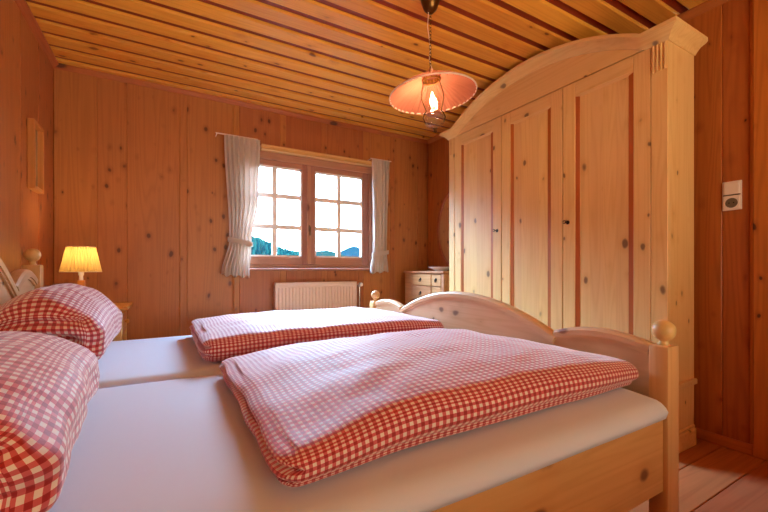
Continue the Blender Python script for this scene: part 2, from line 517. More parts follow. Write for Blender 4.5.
m = MB(); m.box(1.163, 1.177, YB-0.032, YB-0.02, 1.30, 1.36, 0.003); m.box(1.163, 1.177, YB-0.045, YB-0.03, 1.33, 1.345, 0.002); m.box(1.162, 1.178, YB-0.055, YB-0.042, 1.26, 1.345, 0.004)
m.build('window_handle', M['dark_brass'], w1)

w2 = thing('added_window', ((NX0+NX1)/2, YN, NZ0), kind='structure')  # added window, never in view, lets the warm fill light in
m = MB()
m.box(NX0, NX0+0.07, YN-0.06, YN+0.01, NZ0, NZ1, 0.004); m.box(NX1-0.07, NX1, YN-0.06, YN+0.01, NZ0, NZ1, 0.004)
m.box(NX0+0.07, NX1-0.07, YN-0.06, YN+0.01, NZ0, NZ0+0.07, 0.004); m.box(NX0+0.07, NX1-0.07, YN-0.06, YN+0.01, NZ1-0.07, NZ1, 0.004)
m.box(0.5*(NX0+NX1)-0.05, 0.5*(NX0+NX1)+0.05, YN-0.06, YN+0.01, NZ0+0.07, NZ1-0.07, 0.004)
m.build('window_frame', M['win_z'], w2)
m = MB(); m.box(NX0+0.07, NX1-0.07, YN-0.03, YN-0.026, NZ0+0.07, NZ1-0.07)
m.build('pane', M['glass'], w2)

# ------------------------------------------------------------------ curtains
cr = thing('curtain_rail', (1.28, YB, 2.0), 'long pale wooden curtain rail with two lips above the window', 'curtain rail')
m = MB()
m.box(0.72, 1.84, YB-0.075, YB, 2.036, 2.048, 0.003); m.box(0.72, 1.84, YB-0.075, YB, 2.001, 2.012, 0.003)
m.box(0.72, 1.84, YB-0.062, YB-0.0, 2.012, 2.036)
m.build('rail_board', M['rail'], cr)

def rod(label, x0, x1, z):
    r = thing('curtain_rod', ((x0+x1)/2, YB, z), label, 'curtain rod')
    m = MB(); m.tube([(x0, YB-0.098, z), (x1, YB-0.098, z)], 0.006)
    m.build('rod', M['rim'], r)
    for x in (x0+0.01, x1-0.01):
        m = MB(); m.tube([(x, YB-0.099, z), (x, YB+0.001, z)], 0.004, 6)
        m.build('bracket', M['rim'], r)
rod('thin pale rod above the left curtain', 0.345, 0.68, 2.0675)
rod('thin pale rod above the right curtain', 1.79, 2.03, 2.0675)

def lerp_table(t, z):
    for i in range(len(t)-1):
        (a, va), (b, vb) = t[i], t[i+1]
        if b <= z <= a:
            k = (a-z)/(a-b); k = k*k*(3-2*k)
            return va+(vb-va)*k
    return t[0][1] if z > t[0][0] else t[-1][1]
def curtain(label, tl, tr, z0, z1, pleats, tie_z, seed):
    xc = (tl[0][1]+tr[0][1])/2
    root = thing('curtain', (xc, YB-0.05, z0), label, 'curtain')
    m = MB(); NU, NZ = 90, 60; rows = []
    for j in range(NZ+1):
        z = z0+(z1-z0)*j/NZ
        a, b = lerp_table(tl, z), lerp_table(tr, z)
        row = []
        for i in range(NU+1):
            u = i/NU
            head = max(0.0, min(1.0, (z-(z1-0.06))/0.06))
            uu = u+0.02*math.sin(7*u+seed+z*2.2)
            amp = 0.017*(1-0.25*head)*(0.75+0.25*math.sin(u*5+seed))
            if abs(z-tie_z) < 0.10: amp *= 0.65+3.5*abs(z-tie_z)
            w = math.sin(2*PI*pleats*uu+seed+0.5*math.sin(3.1*z))+0.35*math.sin(2*PI*pleats*1.9*uu+1.3*seed+z*1.3)
            x = a+(b-a)*u
            yy = YB-0.098+amp*w
            zz = z+0.010*math.sin(2*PI*u*pleats*0.5+seed)*(1-j/NZ)**4+(0.022*u*(1-j/NZ)**3*(-1 if seed < 2 else 1))
            row.append(m.bm.verts.new((x, yy, zz)))
        rows.append(row)
    fs = []
    for j in range(NZ):
        for i in range(NU):
            fs.append(m.bm.faces.new((rows[j][i], rows[j][i+1], rows[j+1][i+1], rows[j+1][i])))
    m.paint(fs)
    o = m.build('cloth', M['curtain'], root, smooth=True)
    md = o.modifiers.new('thick', 'SOLIDIFY'); md.thickness = 0.0025; md.offset = 0
    # tieback band
    m = MB(); a, b = lerp_table(tl, tie_z)-0.012, lerp_table(tr, tie_z)+0.012
    cx, rx = (a+b)/2, (b-a)/2; n = 40
    path = [(cx+rx*math.cos(2*PI*k/n), YB-0.098+0.03*math.sin(2*PI*k/n), tie_z+(0.02 if seed < 2 else -0.015)*-math.cos(2*PI*k/n)) for k in range(n)]
    m.sweep(path, [(-0.002, -0.02), (0.002, -0.02), (0.002, 0.02), (-0.002, 0.02)], closed=True)
    m.build('tieback', M['curtain'], root, smooth=True, sharp=40)
curtain('off-white linen curtain tied back left of the window', [(2.06, 0.412), (1.19, 0.452), (0.90, 0.392)], [(2.06, 0.700), (1.55, 0.685), (1.19, 0.628), (0.90, 0.612)], 0.895, 2.065, 7, 1.175, 0.7)
curtain('off-white linen curtain tied back right of the window', [(2.06, 1.805), (1.12, 1.818), (0.90, 1.785)], [(2.06, 2.005), (1.12, 1.985), (0.90, 2.005)], 0.90, 2.065, 5, 1.105, 2.6)

# ------------------------------------------------------------------ radiator
rd = thing('radiator', (1.24, YB-0.06, 0.12), 'cream ribbed panel radiator on the wall below the window', 'radiator')
RX0, RX1, RY0, RY1, RZ0, RZ1 = 0.835, 1.63, 3.385, 3.44, 0.25, 0.822
m = MB()
m.box(RX0, RX1, RY0+0.012, RY1, RZ0, RZ1-0.012, 0.004)
n = 24
for k in range(n):
    x = RX0+0.02+(RX1-RX0-0.04)*(k+0.5)/n
    m.box(x-0.0105, x+0.0105, RY0+0.003, RY0+0.016, RZ0+0.035, RZ1-0.045, 0.004)
m.build('ribbed_panel', M['rad'], rd)
m = MB(); m.box(RX0-0.003, RX1+0.003, RY0, RY1+0.01, RZ1-0.012, RZ1, 0.003)
m.box(RX0-0.004, RX0, RY0+0.004, RY1+0.01, RZ0, RZ1-0.012, 0.001); m.box(RX1, RX1+0.004, RY0+0.004, RY1+0.01, RZ0, RZ1-0.012, 0.001)
m.build('casing', M['rad'], rd)
for x in (RX0+0.12, RX1-0.12):
    m = MB(); m.box(x-0.015, x+0.015, RY1-0.004, YB-0.0002, 0.45, 0.70, 0.002); m.build('bracket', M['rad'], rd)
m = MB(); m.tube([(RX1, 3.415, 0.775), (RX1+0.05, 3.415, 0.775)], 0.009); m.tube([(RX1+0.045, 3.415, 0.785), (RX1+0.045, 3.415, 0.0)], 0.008)
m.build('pipe', M['chrome'], rd)
m = MB(); m.lathe([(0.0, -0.03), (0.018, -0.03), (0.021, -0.01), (0.021, 0.022), (0.015, 0.032), (0.0, 0.032)], (RX1+0.045, 3.400, 0.79), 16, 'Y')
v = m.build('valve_knob', M['plastic'], rd, smooth=True, sharp=40); tag(v, label='white thermostat knob')

# ------------------------------------------------------------------ bed
BY0, BY1 = 0.589, 2.621          # outer faces of the posts
PW = 0.058                       # post width across the bed
XH, XF = -0.60, 1.41             # headboard and footboard planes
YM = (BY0+BY1)/2
bed = thing('double_bed', ((XH+XF)/2, YM, 0), 'pale pine double bed with arched headboard and footboard and ball-topped posts', 'bed')

def arc(y0, z0, y1, z1, rise, n=28):
    return [(y0+(y1-y0)*k/n, z0+(z1-z0)*k/n+rise*(1-(2*k/n-1)**2)) for k in range(n+1)]
def board_end(name, X, th, lobe, arch, zb, cap_h, cap_w, tone):
    """a panel with one big arch between two small lobes, each under its own rounded cap"""
    top = []
    for seg in (lobe, arch, [(2*YM-a, b) for a, b in lobe[::-1]]): top += seg
    # panel top outline, kept single valued in Y
    out = [top[0]]
    for p in top[1:]:
        if p[0] > out[-1][0]+1e-4: out.append(p)
    out = [(a, b-cap_h*0.6) for a, b in out]
    p = MB()
    nseg = len(out)
    p.prism([(out[0][0], zb)]+out+[(out[-1][0], zb)], 'X', X-th/2, X+th/2, tone)
    panel = p.build(name, M['bed_y'], bed)
    h, w = cap_h, cap_w
    prof = [(-w/2, -h), (w/2, -h), (w/2, -h*0.35), (w*0.36, -h*0.08), (w*0.15, 0), (-w*0.15, 0), (-w*0.36, -h*0.08), (-w/2, -h*0.35)]
    step = [(-w/2+0.006, -h-0.010), (w/2-0.006, -h-0.010), (w/2-0.006, -h), (-w/2+0.006, -h)]
    for seg in (lobe, arch, [(2*YM-a, b) for a, b in lobe[::-1]]):
        c = MB()
        c.sweep([(X, a, b) for a, b in seg], prof, side=Vector((1, 0, 0)))
        c.sweep([(X, a, b) for a, b in seg], step, side=Vector((1, 0, 0)))
        c.build('cap_moulding', M['bed_y'], panel, smooth=True, sharp=35)
    return panel

foot_lobe = arc(BY0+PW, 0.694, 1.012, 0.690, 0.030)
foot_arch = arc(1.000, 0.668, 2*YM-1.000, 0.668, 0.150, 40)
board_end('footboard', XF, 0.024, foot_lobe, foot_arch, 0.20, 0.030, 0.050, 0.3)
head_lobe = arc(BY0+PW, 0.90, 0.96, 0.875, 0.055)
head_arch = arc(0.94, 0.855, 2*YM-0.94, 0.855, 0.27, 40)
board_end('headboard', XH, 0.024, head_lobe, head_arch, 0.20, 0.040, 0.055, 0.5)

def post(x0, x1, y0, y1, top, ball_z, r):
    m = MB(); m.box(x0, x1, y0, y1, 0, top, 0.006, seg=2)
    p = m.build('bed_post', M['bed_z'], bed, smooth=True, sharp=35)
    m = MB(); c = ((x0+x1)/2, (y0+y1)/2, 0)
    prof = [(0.0, top-0.004), (0.014, top-0.002), (0.017, top+0.004), (0.012, top+0.010)]
    prof += [(r*math.sin(a), ball_z-r*math.cos(a)) for a in [0.42+(PI-0.42)*k/12 for k in range(12)]]+[(0.0, ball_z+r)]
    m.lathe(prof, c, 24)
    m.build('ball_finial', M['bed_z'], p, smooth=True)
for y0 in (BY0, BY1-PW):
    post(1.372, 1.447, y0, y0+PW, 0.695, 0.742, 0.034)
    post(-0.640, -0.565, y0, y0+PW, 0.965, 1.016, 0.034)
for y0 in (0.602, 2.580):
    m = MB(); m.box(-0.565, 1.372, y0, y0+0.028, 0.232, 0.470, 0.004)
    m.build('side_rail', M['bed_x'], bed)
m = MB()
m.box(-0.588, 1.398, 0.63, 2.58, 0.30, 0.335)
for k in range(13):
    x = -0.55+k*0.155
    m.box(x, x+0.09, 0.632, 2.578, 0.335, 0.36)
m.build('slatted_base', M['bed_x'], bed)

# ------------------------------------------------------------------ mattresses, duvets, pillows
def softgrid(x0, x1, y0, y1, z0, z1, r, nx, ny, nz, warp, uvs=None):
    """a rounded box of fine quads, bent by warp(point, unit position); uv runs unbroken over the edges"""
    m = MB(); bm = m.bm; cache = {}
    lo, hi = Vector((x0, y0, z0)), Vector((x1, y1, z1))
    N = (nx, ny, nz)
    rr = Vector(r)
    def pt(i, j, k):
        key = (i, j, k)
        if key in cache: return cache[key]
        u = Vector((i/nx, j/ny, k/nz))
        # closer rows near the edges
        e = Vector([0.5-0.5*math.cos(PI*c)*0.25-(0.5-c)*0.75 for c in u])
        p = Vector([lo[a]+(hi[a]-lo[a])*e[a] for a in range(3)])
        q = Vector([min(max(p[a], lo[a]+rr[a]), hi[a]-rr[a]) for a in range(3)])
        d = Vector([(p[a]-q[a])/max(rr[a], 1e-6) for a in range(3)])
        L = d.length
        if L > 1e-6:
            mx = max(abs(c) for c in d)
            d = d*(mx/L)
            p = q+Vector([d[a]*rr[a] for a in range(3)])
        v = bm.verts.new(warp(p, u)); cache[key] = v
        return v
    cor = {}
    def quad(a, b, c, d, uvf):
        ks = (a, b, c, d); f = bm.faces.new([pt(*q) for q in ks])
        for l, q in zip(f.loops, ks):
            w = [lo[t]+(hi[t]-lo[t])*q[t]/N[t] for t in range(3)]
            l[m.uv].uv = uvf(w)
    zx = lambda w: w[2]-z1
    for i in range(nx):
        for j in range(ny):
            quad((i, j, nz), (i+1, j, nz), (i+1, j+1, nz), (i, j+1, nz), lambda w: (w[0], w[1]))
            quad((i, j+1, 0), (i+1, j+1, 0), (i+1, j, 0), (i, j, 0), lambda w: (w[0], w[1]))
    for k in range(nz):
        for i in range(nx):
            quad((i, 0, k), (i+1, 0, k), (i+1, 0, k+1), (i, 0, k+1), lambda w: (w[0], y0+zx(w)))
            quad((i+1, ny, k), (i, ny, k), (i, ny, k+1), (i+1, ny, k+1), lambda w: (w[0], y1-zx(w)))
        for j in range(ny):
            quad((0, j+1, k), (0, j, k), (0, j, k+1), (0, j+1, k+1), lambda w: (x0+zx(w), w[1]))
            quad((nx, j, k), (nx, j+1, k), (nx, j+1, k+1), (nx, j, k+1), lambda w: (x1-zx(w), w[1]))
    bmesh.ops.recalc_face_normals(bm, faces=bm.faces)
    return m
def nz3(p, s, seed=0.0):
    return noise.noise(Vector((p.x*s+seed, p.y*s+seed*1.7, p.z*s)))
sm = lambda a, b, t: (lambda k: k*k*(3-2*k))(min(1, max(0, (t-a)/(b-a))))

def mattress(label, y0, y1, near, top, seed):
    def warp(p, u):
        q = p.copy()
        q.z += 0.003*nz3(p, 3.0, seed)*sm(0.44, 0.5, p.z)
        ysafe = 0.633
        if near:
            k = sm(0.472, 0.50, p.z)
            if q.y < ysafe: q.y = ysafe*(1-k)+q.y*k
            q.z -= 0.010*(1-sm(0.58, 0.72, p.y))*sm(0.44, 0.5, p.z)
        else:
            if q.y > 2.577: q.y = 2.577
        return q
    m = softgrid(-0.585, 1.366, y0, y1, 0.361, top, (0.05, 0.05, 0.05), 70, 40, 10, warp)
    return tag(m.build('mattress', M['sheet'], smooth=True), label, 'mattress')
mattress('near mattress in a white fitted sheet, under the front duvet', 0.566, 1.602, True, 0.545, 1.0)
mattress('far mattress in a white fitted sheet, on the window side', 1.608, 2.577, False, 0.548, 5.0)

def duvet(label, x0, x1, y0, y1, z0, th, seed, near):
    z1 = z0+th
    def warp(p, u):
        q = p.copy()
        k = (p.z-z0)/th
        top = sm(0.35, 1.0, k)
        ex = min(p.x-x0, x1-p.x); ey = min(p.y-y0, y1-p.y)
        edge = sm(0.0, 0.22, ex)*sm(0.0, 0.18, ey)
        # the folded quilt is plump inside, thin at its corners
        s = (0.70 if near else 0.80)+(0.30 if near else 0.20)*sm(0.0, 0.35, ex)**0.7*(0.75+0.25*sm(0.0, 0.25, ey))
        if near: s *= 1-0.16*sm(y1-0.45, y1, p.y)
        q.z = z0+(p.z-z0)*s
        q.z += top*edge*0.012
        w = 0.012*nz3(p, 3.2, seed)+0.009*noise.noise(Vector((p.x*3+seed+p.y*2, p.y*9-p.x*4, 0)))+0.003*nz3(p, 14, seed)
        q.z += top*w*(0.35+0.65*edge)
        # stacked layers at the folded ends
        if p.x < x0+0.05:
            g = abs(math.sin(3*PI*k+0.3*math.sin(p.y*9+seed)))
            q.x += (1-g)**1.5*0.034*(1-sm(x0, x0+0.05, p.x))
        if p.x < x0+0.4 and near:
            kx = 1-sm(x0, x0+0.4, p.x)
            q.z = z0+(q.z-z0)*(1-0.16*kx)
            q.y -= 0.022*kx*(1-sm(y0, y0+0.3, p.y))
        q.x += 0.014*nz3(p, 6, seed+3)*(1-sm(0, 0.25, p.x-x0))
        q.y += 0.012*nz3(p, 4, seed+9)*(1-sm(0, 0.2, ey))
        if near and p.y < y0+0.10:
            b = math.exp(-((k-0.22)/0.12)**2)
            q.y += 0.012*b*(1-sm(0, 0.06, p.y-y0))
        return q
    m = softgrid(x0, x1, y0, y1, z0, z1, (0.045, 0.05, th*0.48), 130, 90, 24, warp)
    return tag(m.build('duvet', M['ging'], smooth=True), label, 'duvet')
duvet('red and white gingham duvet folded on the near mattress, largest in view', 0.162, 1.374, 0.656, 1.545, 0.551, 0.118, 2.3, True)
duvet('red and white gingham duvet folded on the far mattress, by the window', 0.115, 1.372, 1.680, 2.50, 0.555, 0.120, 8.1, False)

def pillow(label, x0, x1, y0, y1, z0, h, seed):
    z1 = z0+h
    xm, ym = (x0+x1)/2, (y0+y1)/2
    def warp(p, u):
        q = p.copy()
        a = (p.x-x0)/(x1-x0); b = (p.y-ym)/((y1-y0)/2); k = (p.z-z0)/h
        # plump in the middle, lower towards both ends and towards the headboard
        s = 1.0-0.20*abs(b)**2.5
        s *= 0.86+0.14*math.sin(PI*min(1, a*1.05))
        q.z = z0+(p.z-z0)*s
        if seed < 2: q.x += 0.030*(-b)*sm(0.3, 0.9, a)-0.004
        # the two ends show the fold of the pillow: a crease half way up, curling round near the front
        end = sm(0.74, 0.96, abs(b))
        sg = -1 if b > 0 else 1
        kc = 0.50+0.10*math.sin(a*3.0+seed)
        c1 = math.exp(-((k-kc)/0.055)**2)*(1-sm(0.72, 0.86, a))
        c2 = math.exp(-((k-0.80)/0.04)**2)*sm(0.2, 0.4, a)*(1-sm(0.80, 0.92, a))*0.45
        q.y += sg*end*(0.085*c1+0.07*c2)
        q.y -= sg*end*0.02*math.sin(PI*min(1, k*2 if k < 0.5 else (k-0.5)*2))
        if a < 0.2:
            q.x += 0.05*math.exp(-((k-kc)/0.08)**2)*(1-sm(0.05, 0.2, a))
        w = 0.012*nz3(p, 6, seed)+0.006*nz3(p, 15, seed+4)
        n = Vector((p.x-xm, 0.4*(p.y-ym), p.z-(z0+0.3*h)))
        if n.length > 1e-5 and k > 0.05: q += n.normalized()*w*min(1, k*4)
        q.x = max(q.x, XH+0.029) if q.z < 1.2 else q.x
        return q
    m = softgrid(x0, x1, y0, y1, z0, z1, (0.17, 0.07, h*0.40), 56, 80, 36, warp)
    return tag(m.build('pillow', M['ging_p'], smooth=True), label, 'pillow')
pillow('red gingham pillow folded on the near mattress, in the bottom left corner', -0.568, -0.152, 0.665, 1.48, 0.550, 0.246, 1.4)
pillow('red gingham pillow folded on the far mattress, below the bedside lamp', -0.568, -0.205, 1.70, 2.48, 0.552, 0.325, 6.6)

# ------------------------------------------------------------------ wardrobe
WF, WBK = 2.17, 2.455
WY0, WY1 = 0.933, 2.625
wd = thing('wardrobe', ((WF+WBK)/2, (WY0+WY1)/2, 0), 'tall pale pine wardrobe with three panelled doors and an arched cornice', 'wardrobe')
ZD = 2.095
m = MB()
m.box(WF+0.022, WBK, WY0, WY0+0.022, 0.10, ZD, 0.002, 0.5)
m.build('side_panel', M['ward'], wd)
m = MB(); m.box(WF+0.022, WBK, WY1-0.022, WY1, 0.10, ZD, 0.002, 0.5)
m.build('side_panel', M['ward'], wd)
m = MB()
m.box(WBK-0.012, WBK, WY0+0.022, WY1-0.022, 0.10, ZD, 0, 0.5)
m.box(WF+0.03, WBK-0.012, WY0+0.022, WY1-0.022, 0.10, 0.13, 0, 0.5)
m.box(WF+0.03, WBK-0.012, WY0+0.022, WY1-0.022, ZD-0.03, ZD, 0, 0.5)
m.build('carcass', M['ward'], wd)
m = MB()
m.box(WF-0.02, WBK, WY0-0.012, WY1+0.012, 0.0, 0.095, 0.006)
m.box(WF-0.008, WBK, WY0-0.006, WY1+0.006, 0.095, 0.112, 0.005)
m.build('plinth', M['ward_y'], wd)
# side ledge seen low behind the bed post
m = MB(); m.box(WF+0.03, WBK, WY0-0.016, WY0, 0.33, 0.36, 0.004)
m.build('side_ledge', M['ward_y'], wd)
# pilasters with flutes at the top
for (y0, y1) in ((WY0, 1.010), (2.552, WY1)):
    m = MB(); m.box(WF, WF+0.024, y0, y1, 0.112, ZD, 0.003, 0.6)
    p = m.build('pilaster', M['ward'], wd)
    g = MB()
    for k in range(4):
        yy = y0+0.012+(y1-y0-0.024)*k/3
        g.tube([(WF-0.001, yy, ZD-0.008), (WF-0.001, yy, ZD-0.145)], 0.0065, 8)
    g.build('fluting', M['ward'], p, smooth=True, sharp=40)
def door(y0, y1, key_right):
    st = 0.083
    z0, z1 = 0.118, ZD-0.004
    b = MB()
    yl, yr = y0+0.0015, y1-0.0015
    b.box(WF, WF+0.022, yl, yl+st, z0, z1, 0.003, 0.4); b.box(WF, WF+0.022, yr-st, yr, z0, z1, 0.003, 0.7)
    d = b.build('door', M['ward'], wd)
    r = MB(); r.box(WF, WF+0.022, yl+st, yr-st, z0, z0+0.10, 0.003, 0.5); r.build('door_rail', M['ward_y'], d)
    r = MB(); r.box(WF, WF+0.022, yl+st, yr-st, z1-0.085, z1, 0.003, 0.5)
    r.build('door_rail', M['ward_y'], d)
    pn = MB(); py0, py1, pz0, pz1 = yl+st, yr-st, z0+0.10, z1-0.085
    nb = 4
    for k in range(nb):
        a = py0+0.02+(py1-py0-0.04)*k/nb; c = py0+0.02+(py1-py0-0.04)*(k+1)/nb
        pn.box(WF+0.008, WF+0.018, a, c, pz0+0.012, pz1-0.012, 0.0)
    pn.build('door_panel', M['ward'], d)
    mo = MB(); t = 0.026
    # sloping moulding between stile and panel
    mo.prism([(WF+0.003, py0), (WF+0.006, py0+t), (WF+0.022, py0+t), (WF+0.022, py0)], 'Z', pz0, pz1)
    mo.build('panel_moulding', M['ward_groove'], d); mo = MB()
    mo.prism([(WF+0.003, py1), (WF+0.022, py1), (WF+0.022, py1-t), (WF+0.006, py1-t)], 'Z', pz0, pz1)
    mo.build('panel_moulding', M['ward_groove'], d)
    mt = MB()
    mt.prism([(WF+0.001, pz1), (WF+0.012, pz1-t), (WF+0.022, pz1-t), (WF+0.022, pz1)], 'Y', py0, py1)
    mt.build('panel_bead', M['ward_y'], d); mt = MB()
    mt.prism([(WF+0.001, pz0), (WF+0.022, pz0), (WF+0.022, pz0+t), (WF+0.012, pz0+t)], 'Y', py0, py1)
    mt.build('panel_bead', M['ward_y'], d)
    if key_right is not None:
        ky = key_right
        e = MB(); e.lathe([(0.0, -0.004), (0.010, -0.004), (0.013, 0.0), (0.0, 0.0)], (WF, ky, 1.235), 14, 'X')
        e.tube([(WF-0.003, ky, 1.235), (WF-0.028, ky, 1.235)], 0.0028, 6)
        ring = [(WF-0.034+0.0*math.cos(a), ky+0.010*math.cos(a), 1.235+0.009*math.sin(a)) for a in [2*PI*k/12 for k in range(12)]]
        e.tube(ring, 0.0025, 6, closed=True)
        e.build('key', M['iron'], d, smooth=True, sharp=40)
door(2.020, 2.551, 2.062)
door(1.515, 2.018, None)
door(1.011, 1.513, 1.478)
# arched frieze and cornice
AY0, AY1, AZ, AR = 1.035, 2.525, 2.135, 0.205
def arch_z(y):
    if y <= AY0 or y >= AY1: return AZ
    t = (2*(y-AY0)/(AY1-AY0)-1)
    R = (0.25*(AY1-AY0)**2+AR**2)/(2*AR)
    return AZ+math.sqrt(max(0, R*R-(t*(AY1-AY0)/2)**2))-(R-AR)
ys = [WY0-0.0]+[AY0+(AY1-AY0)*k/40 for k in range(41)]+[WY1+0.0]
fr = MB(); fr.prism([(WY0, ZD+0.002)]+[(yy, arch_z(yy)-0.012) for yy in ys]+[(WY1, ZD+0.002)], 'X', WF, WF+0.05, 0.5)
fr.build('arched_frieze', M['ward_y'], wd)
def corn_prof(front):
    # (outward, up) of the crown moulding
    return [(-0.012, -0.048), (0.006, -0.048), (0.012, -0.036), (0.030, -0.016), (0.052, -0.006), (0.060, 0.002), (0.060, 0.020), (-0.012, 0.020)]
co = MB()
prof = corn_prof(True)
front = [(WY0, AZ)]+[(AY0+(AY1-AY0)*k/40, arch_z(AY0+(AY1-AY0)*k/40)) for k in range(41)]+[(WY1, AZ)]
rings = []
for i, (yy, zz) in enumerate(front):
    ring = []
    for (o, u) in prof:
        off = 0.0
        if i == 0: off = -max(o, 0)
        if i == len(front)-1: off = max(o, 0)
        ring.append(co.bm.verts.new((WF-o, yy+off, zz+u)))
    rings.append(ring)
back0 = [co.bm.verts.new((WBK, WY0-o, AZ+u)) for (o, u) in prof]
back1 = [co.bm.verts.new((WBK, WY1+o, AZ+u)) for (o, u) in prof]
# inner vertices of the mitred returns must turn the corner too
allr = [back0]+rings+[back1]
fs = []
for i in range(len(allr)-1):
    for j in range(len(prof)):
        k = (j+1) % len(prof)
        fs.append(co.bm.faces.new((allr[i][j], allr[i][k], allr[i+1][k], allr[i+1][j])))
fs.append(co.bm.faces.new(back0)); fs.append(co.bm.faces.new(back1[::-1]))
co.paint(fs, 0.6); bmesh.ops.recalc_face_normals(co.bm, faces=fs)
co.build('cornice', M['ward_y'], wd, smooth=True, sharp=25)
tp = MB(); tp.box(WF+0.03, WBK, WY0+0.001, WY1-0.001, ZD+0.002, ZD+0.02); tp.build('top_board', M['ward_y'], wd)

# ------------------------------------------------------------------ dresser, bowl, mirror
DX, DY0, DY1, DZ = 2.17, 2.69, 3.36, 0.925
dr = thing('dresser', ((DX+XR)/2, (DY0+DY1)/2, 0), 'small pine chest of drawers between the wardrobe and the window wall', 'dresser')
m = MB(); m.box(DX+0.02, XR-0.02, DY0+0.012, DY1-0.012, 0.08, DZ-0.024, 0.003)
m.build('body', M['dresser'], dr)
m = MB(); m.box(DX-0.012, XR-0.018, DY0, DY1, DZ-0.024, DZ, 0.008)
m.build('top', M['dresser'], dr)
m = MB(); m.box(DX+0.012, XR-0.02, DY0+0.004, DY1-0.004, 0, 0.08, 0.004)
m.build('plinth', M['dresser'], dr)
m = MB()
m.box(DX+0.004, DX+0.02, DY1-0.13, DY1-0.012, 0.08, DZ-0.024, 0.002)
m.build('stile', M['dresser'], dr); m = MB(); m.box(DX+0.004, DX+0.02, DY0+0.012, DY0+0.05, 0.08, DZ-0.024, 0.002)
m.build('stile', M['dresser'], dr)
zt = DZ-0.034
for r, hgt in enumerate((0.115, 0.15, 0.19, 0.25)):
    for (a, b) in ((DY0+0.052, 2.885), (2.893, DY1-0.132)):
        m = MB(); m.box(DX, DX+0.02, a, b, zt-hgt+0.008, zt, 0.004)
        dw = m.build('drawer', M['dresser'], dr)
        k = MB(); yc_, zc_ = (a+b)/2, zt-hgt/2
        k.lathe([(0.0, -0.004), (0.013, -0.003), (0.015, 0.0), (0.0, 0.0)], (DX, yc_, zc_+0.012), 12, 'X')
        k.tube([(DX-0.006, yc_-0.012, zc_+0.012), (DX-0.012, yc_-0.011, zc_-0.010), (DX-0.012, yc_+0.011, zc_-0.010), (DX-0.006, yc_+0.012, zc_+0.012)], 0.004, 6)
        k.build('drop_pull', M['iron'], dw, smooth=True, sharp=40)
    zt -= hgt
m = MB()
m.lathe([(0.0, 0.0), (0.055, 0.0), (0.06, 0.006), (0.10, 0.026), (0.128, 0.038), (0.130, 0.041), (0.126, 0.041), (0.096, 0.030), (0.055, 0.012), (0.0, 0.010)], (2.315, 2.92, DZ), 36)
tag(m.build('bowl', M['porcelain'], smooth=True), 'shallow white porcelain bowl on the small pine chest of drawers', 'bowl')

mr = thing('wall_mirror', (XR, 3.0, 0.935), 'oval mirror in a wooden frame on the wall above the chest of drawers', 'mirror')
cy, cz, ry, rz = 3.0, 1.36, 0.285, 0.405
m = MB(); n = 64
path = [(XR-0.014, cy+ry*math.cos(2*PI*k/n), cz+rz*math.sin(2*PI*k/n)) for k in range(n)]
m.sweep(path, [(-0.014, -0.016), (0.008, -0.018), (0.014, -0.004), (0.012, 0.008), (0.0, 0.016), (-0.014, 0.016)], side=Vector((-1, 0, 0)), closed=True)
m.build('mirror_frame', M['base_x'], mr, smooth=True, sharp=40)
m = MB(); m.prism([(cy+(ry-0.008)*math.cos(2*PI*k/n), cz+(rz-0.008)*math.sin(2*PI*k/n)) for k in range(n)], 'X', XR-0.012, XR-0.001)
m.build('mirror_glass', M['mirror'], mr)

# ------------------------------------------------------------------ nightstand and bedside lamp
NSX0, NSX1, NSZ = -0.655, -0.215, 0.705
def nightstand(label, NSY0, NSY1):
    ns = thing('nightstand', ((NSX0+NSX1)/2, (NSY0+NSY1)/2, 0), label, 'bedside table')
    m = MB()
    m.box(NSX0, NSX1, NSY0, NSY1, NSZ-0.022, NSZ, 0.008, seg=2)
    m.box(NSX0+0.015, NSX1-0.015, NSY0+0.015, NSY1-0.015, NSZ-0.04, NSZ-0.022, 0.006)
    m.build('top', M['night'], ns)
    m = MB(); m.box(NSX0+0.04, NSX1-0.04, NSY0+0.045, NSY1-0.04, 0.50, NSZ-0.04); m.build('apron', M['night'], ns)
    m = MB(); m.box(NSX1-0.041, NSX1-0.032, NSY0+0.075, NSY1-0.075, 0.525, NSZ-0.052, 0.003)
    dw = m.build('drawer', M['night'], ns)
    m = MB(); m.lathe([(0.0, 0.026), (0.013, 0.024), (0.016, 0.016), (0.008, 0.006), (0.009, -0.002), (0.0, -0.002)], (NSX1-0.032, (NSY0+NSY1)/2, 0.595), 16, 'X')
    m.build('knob', M['night'], dw, smooth=True)
    for sx in (NSX0+0.033, NSX1-0.078):
        for sy in (NSY0+0.033, NSY1-0.078):
            m = MB(); m.box(sx, sx+0.045, sy, sy+0.045, 0, NSZ-0.041, 0.004); m.build('leg', M['bed_z'], ns)
    m = MB(); m.box(NSX0+0.04, NSX1-0.04, NSY0+0.04, NSY1-0.04, 0.16, 0.18); m.build('shelf', M['night'], ns)
nightstand('small pine bedside table with a drawer in the corner behind the far pillow', 2.86, 3.26)
nightstand('small pine bedside table on the near side of the bed, beside the viewer', 0.10, 0.50)

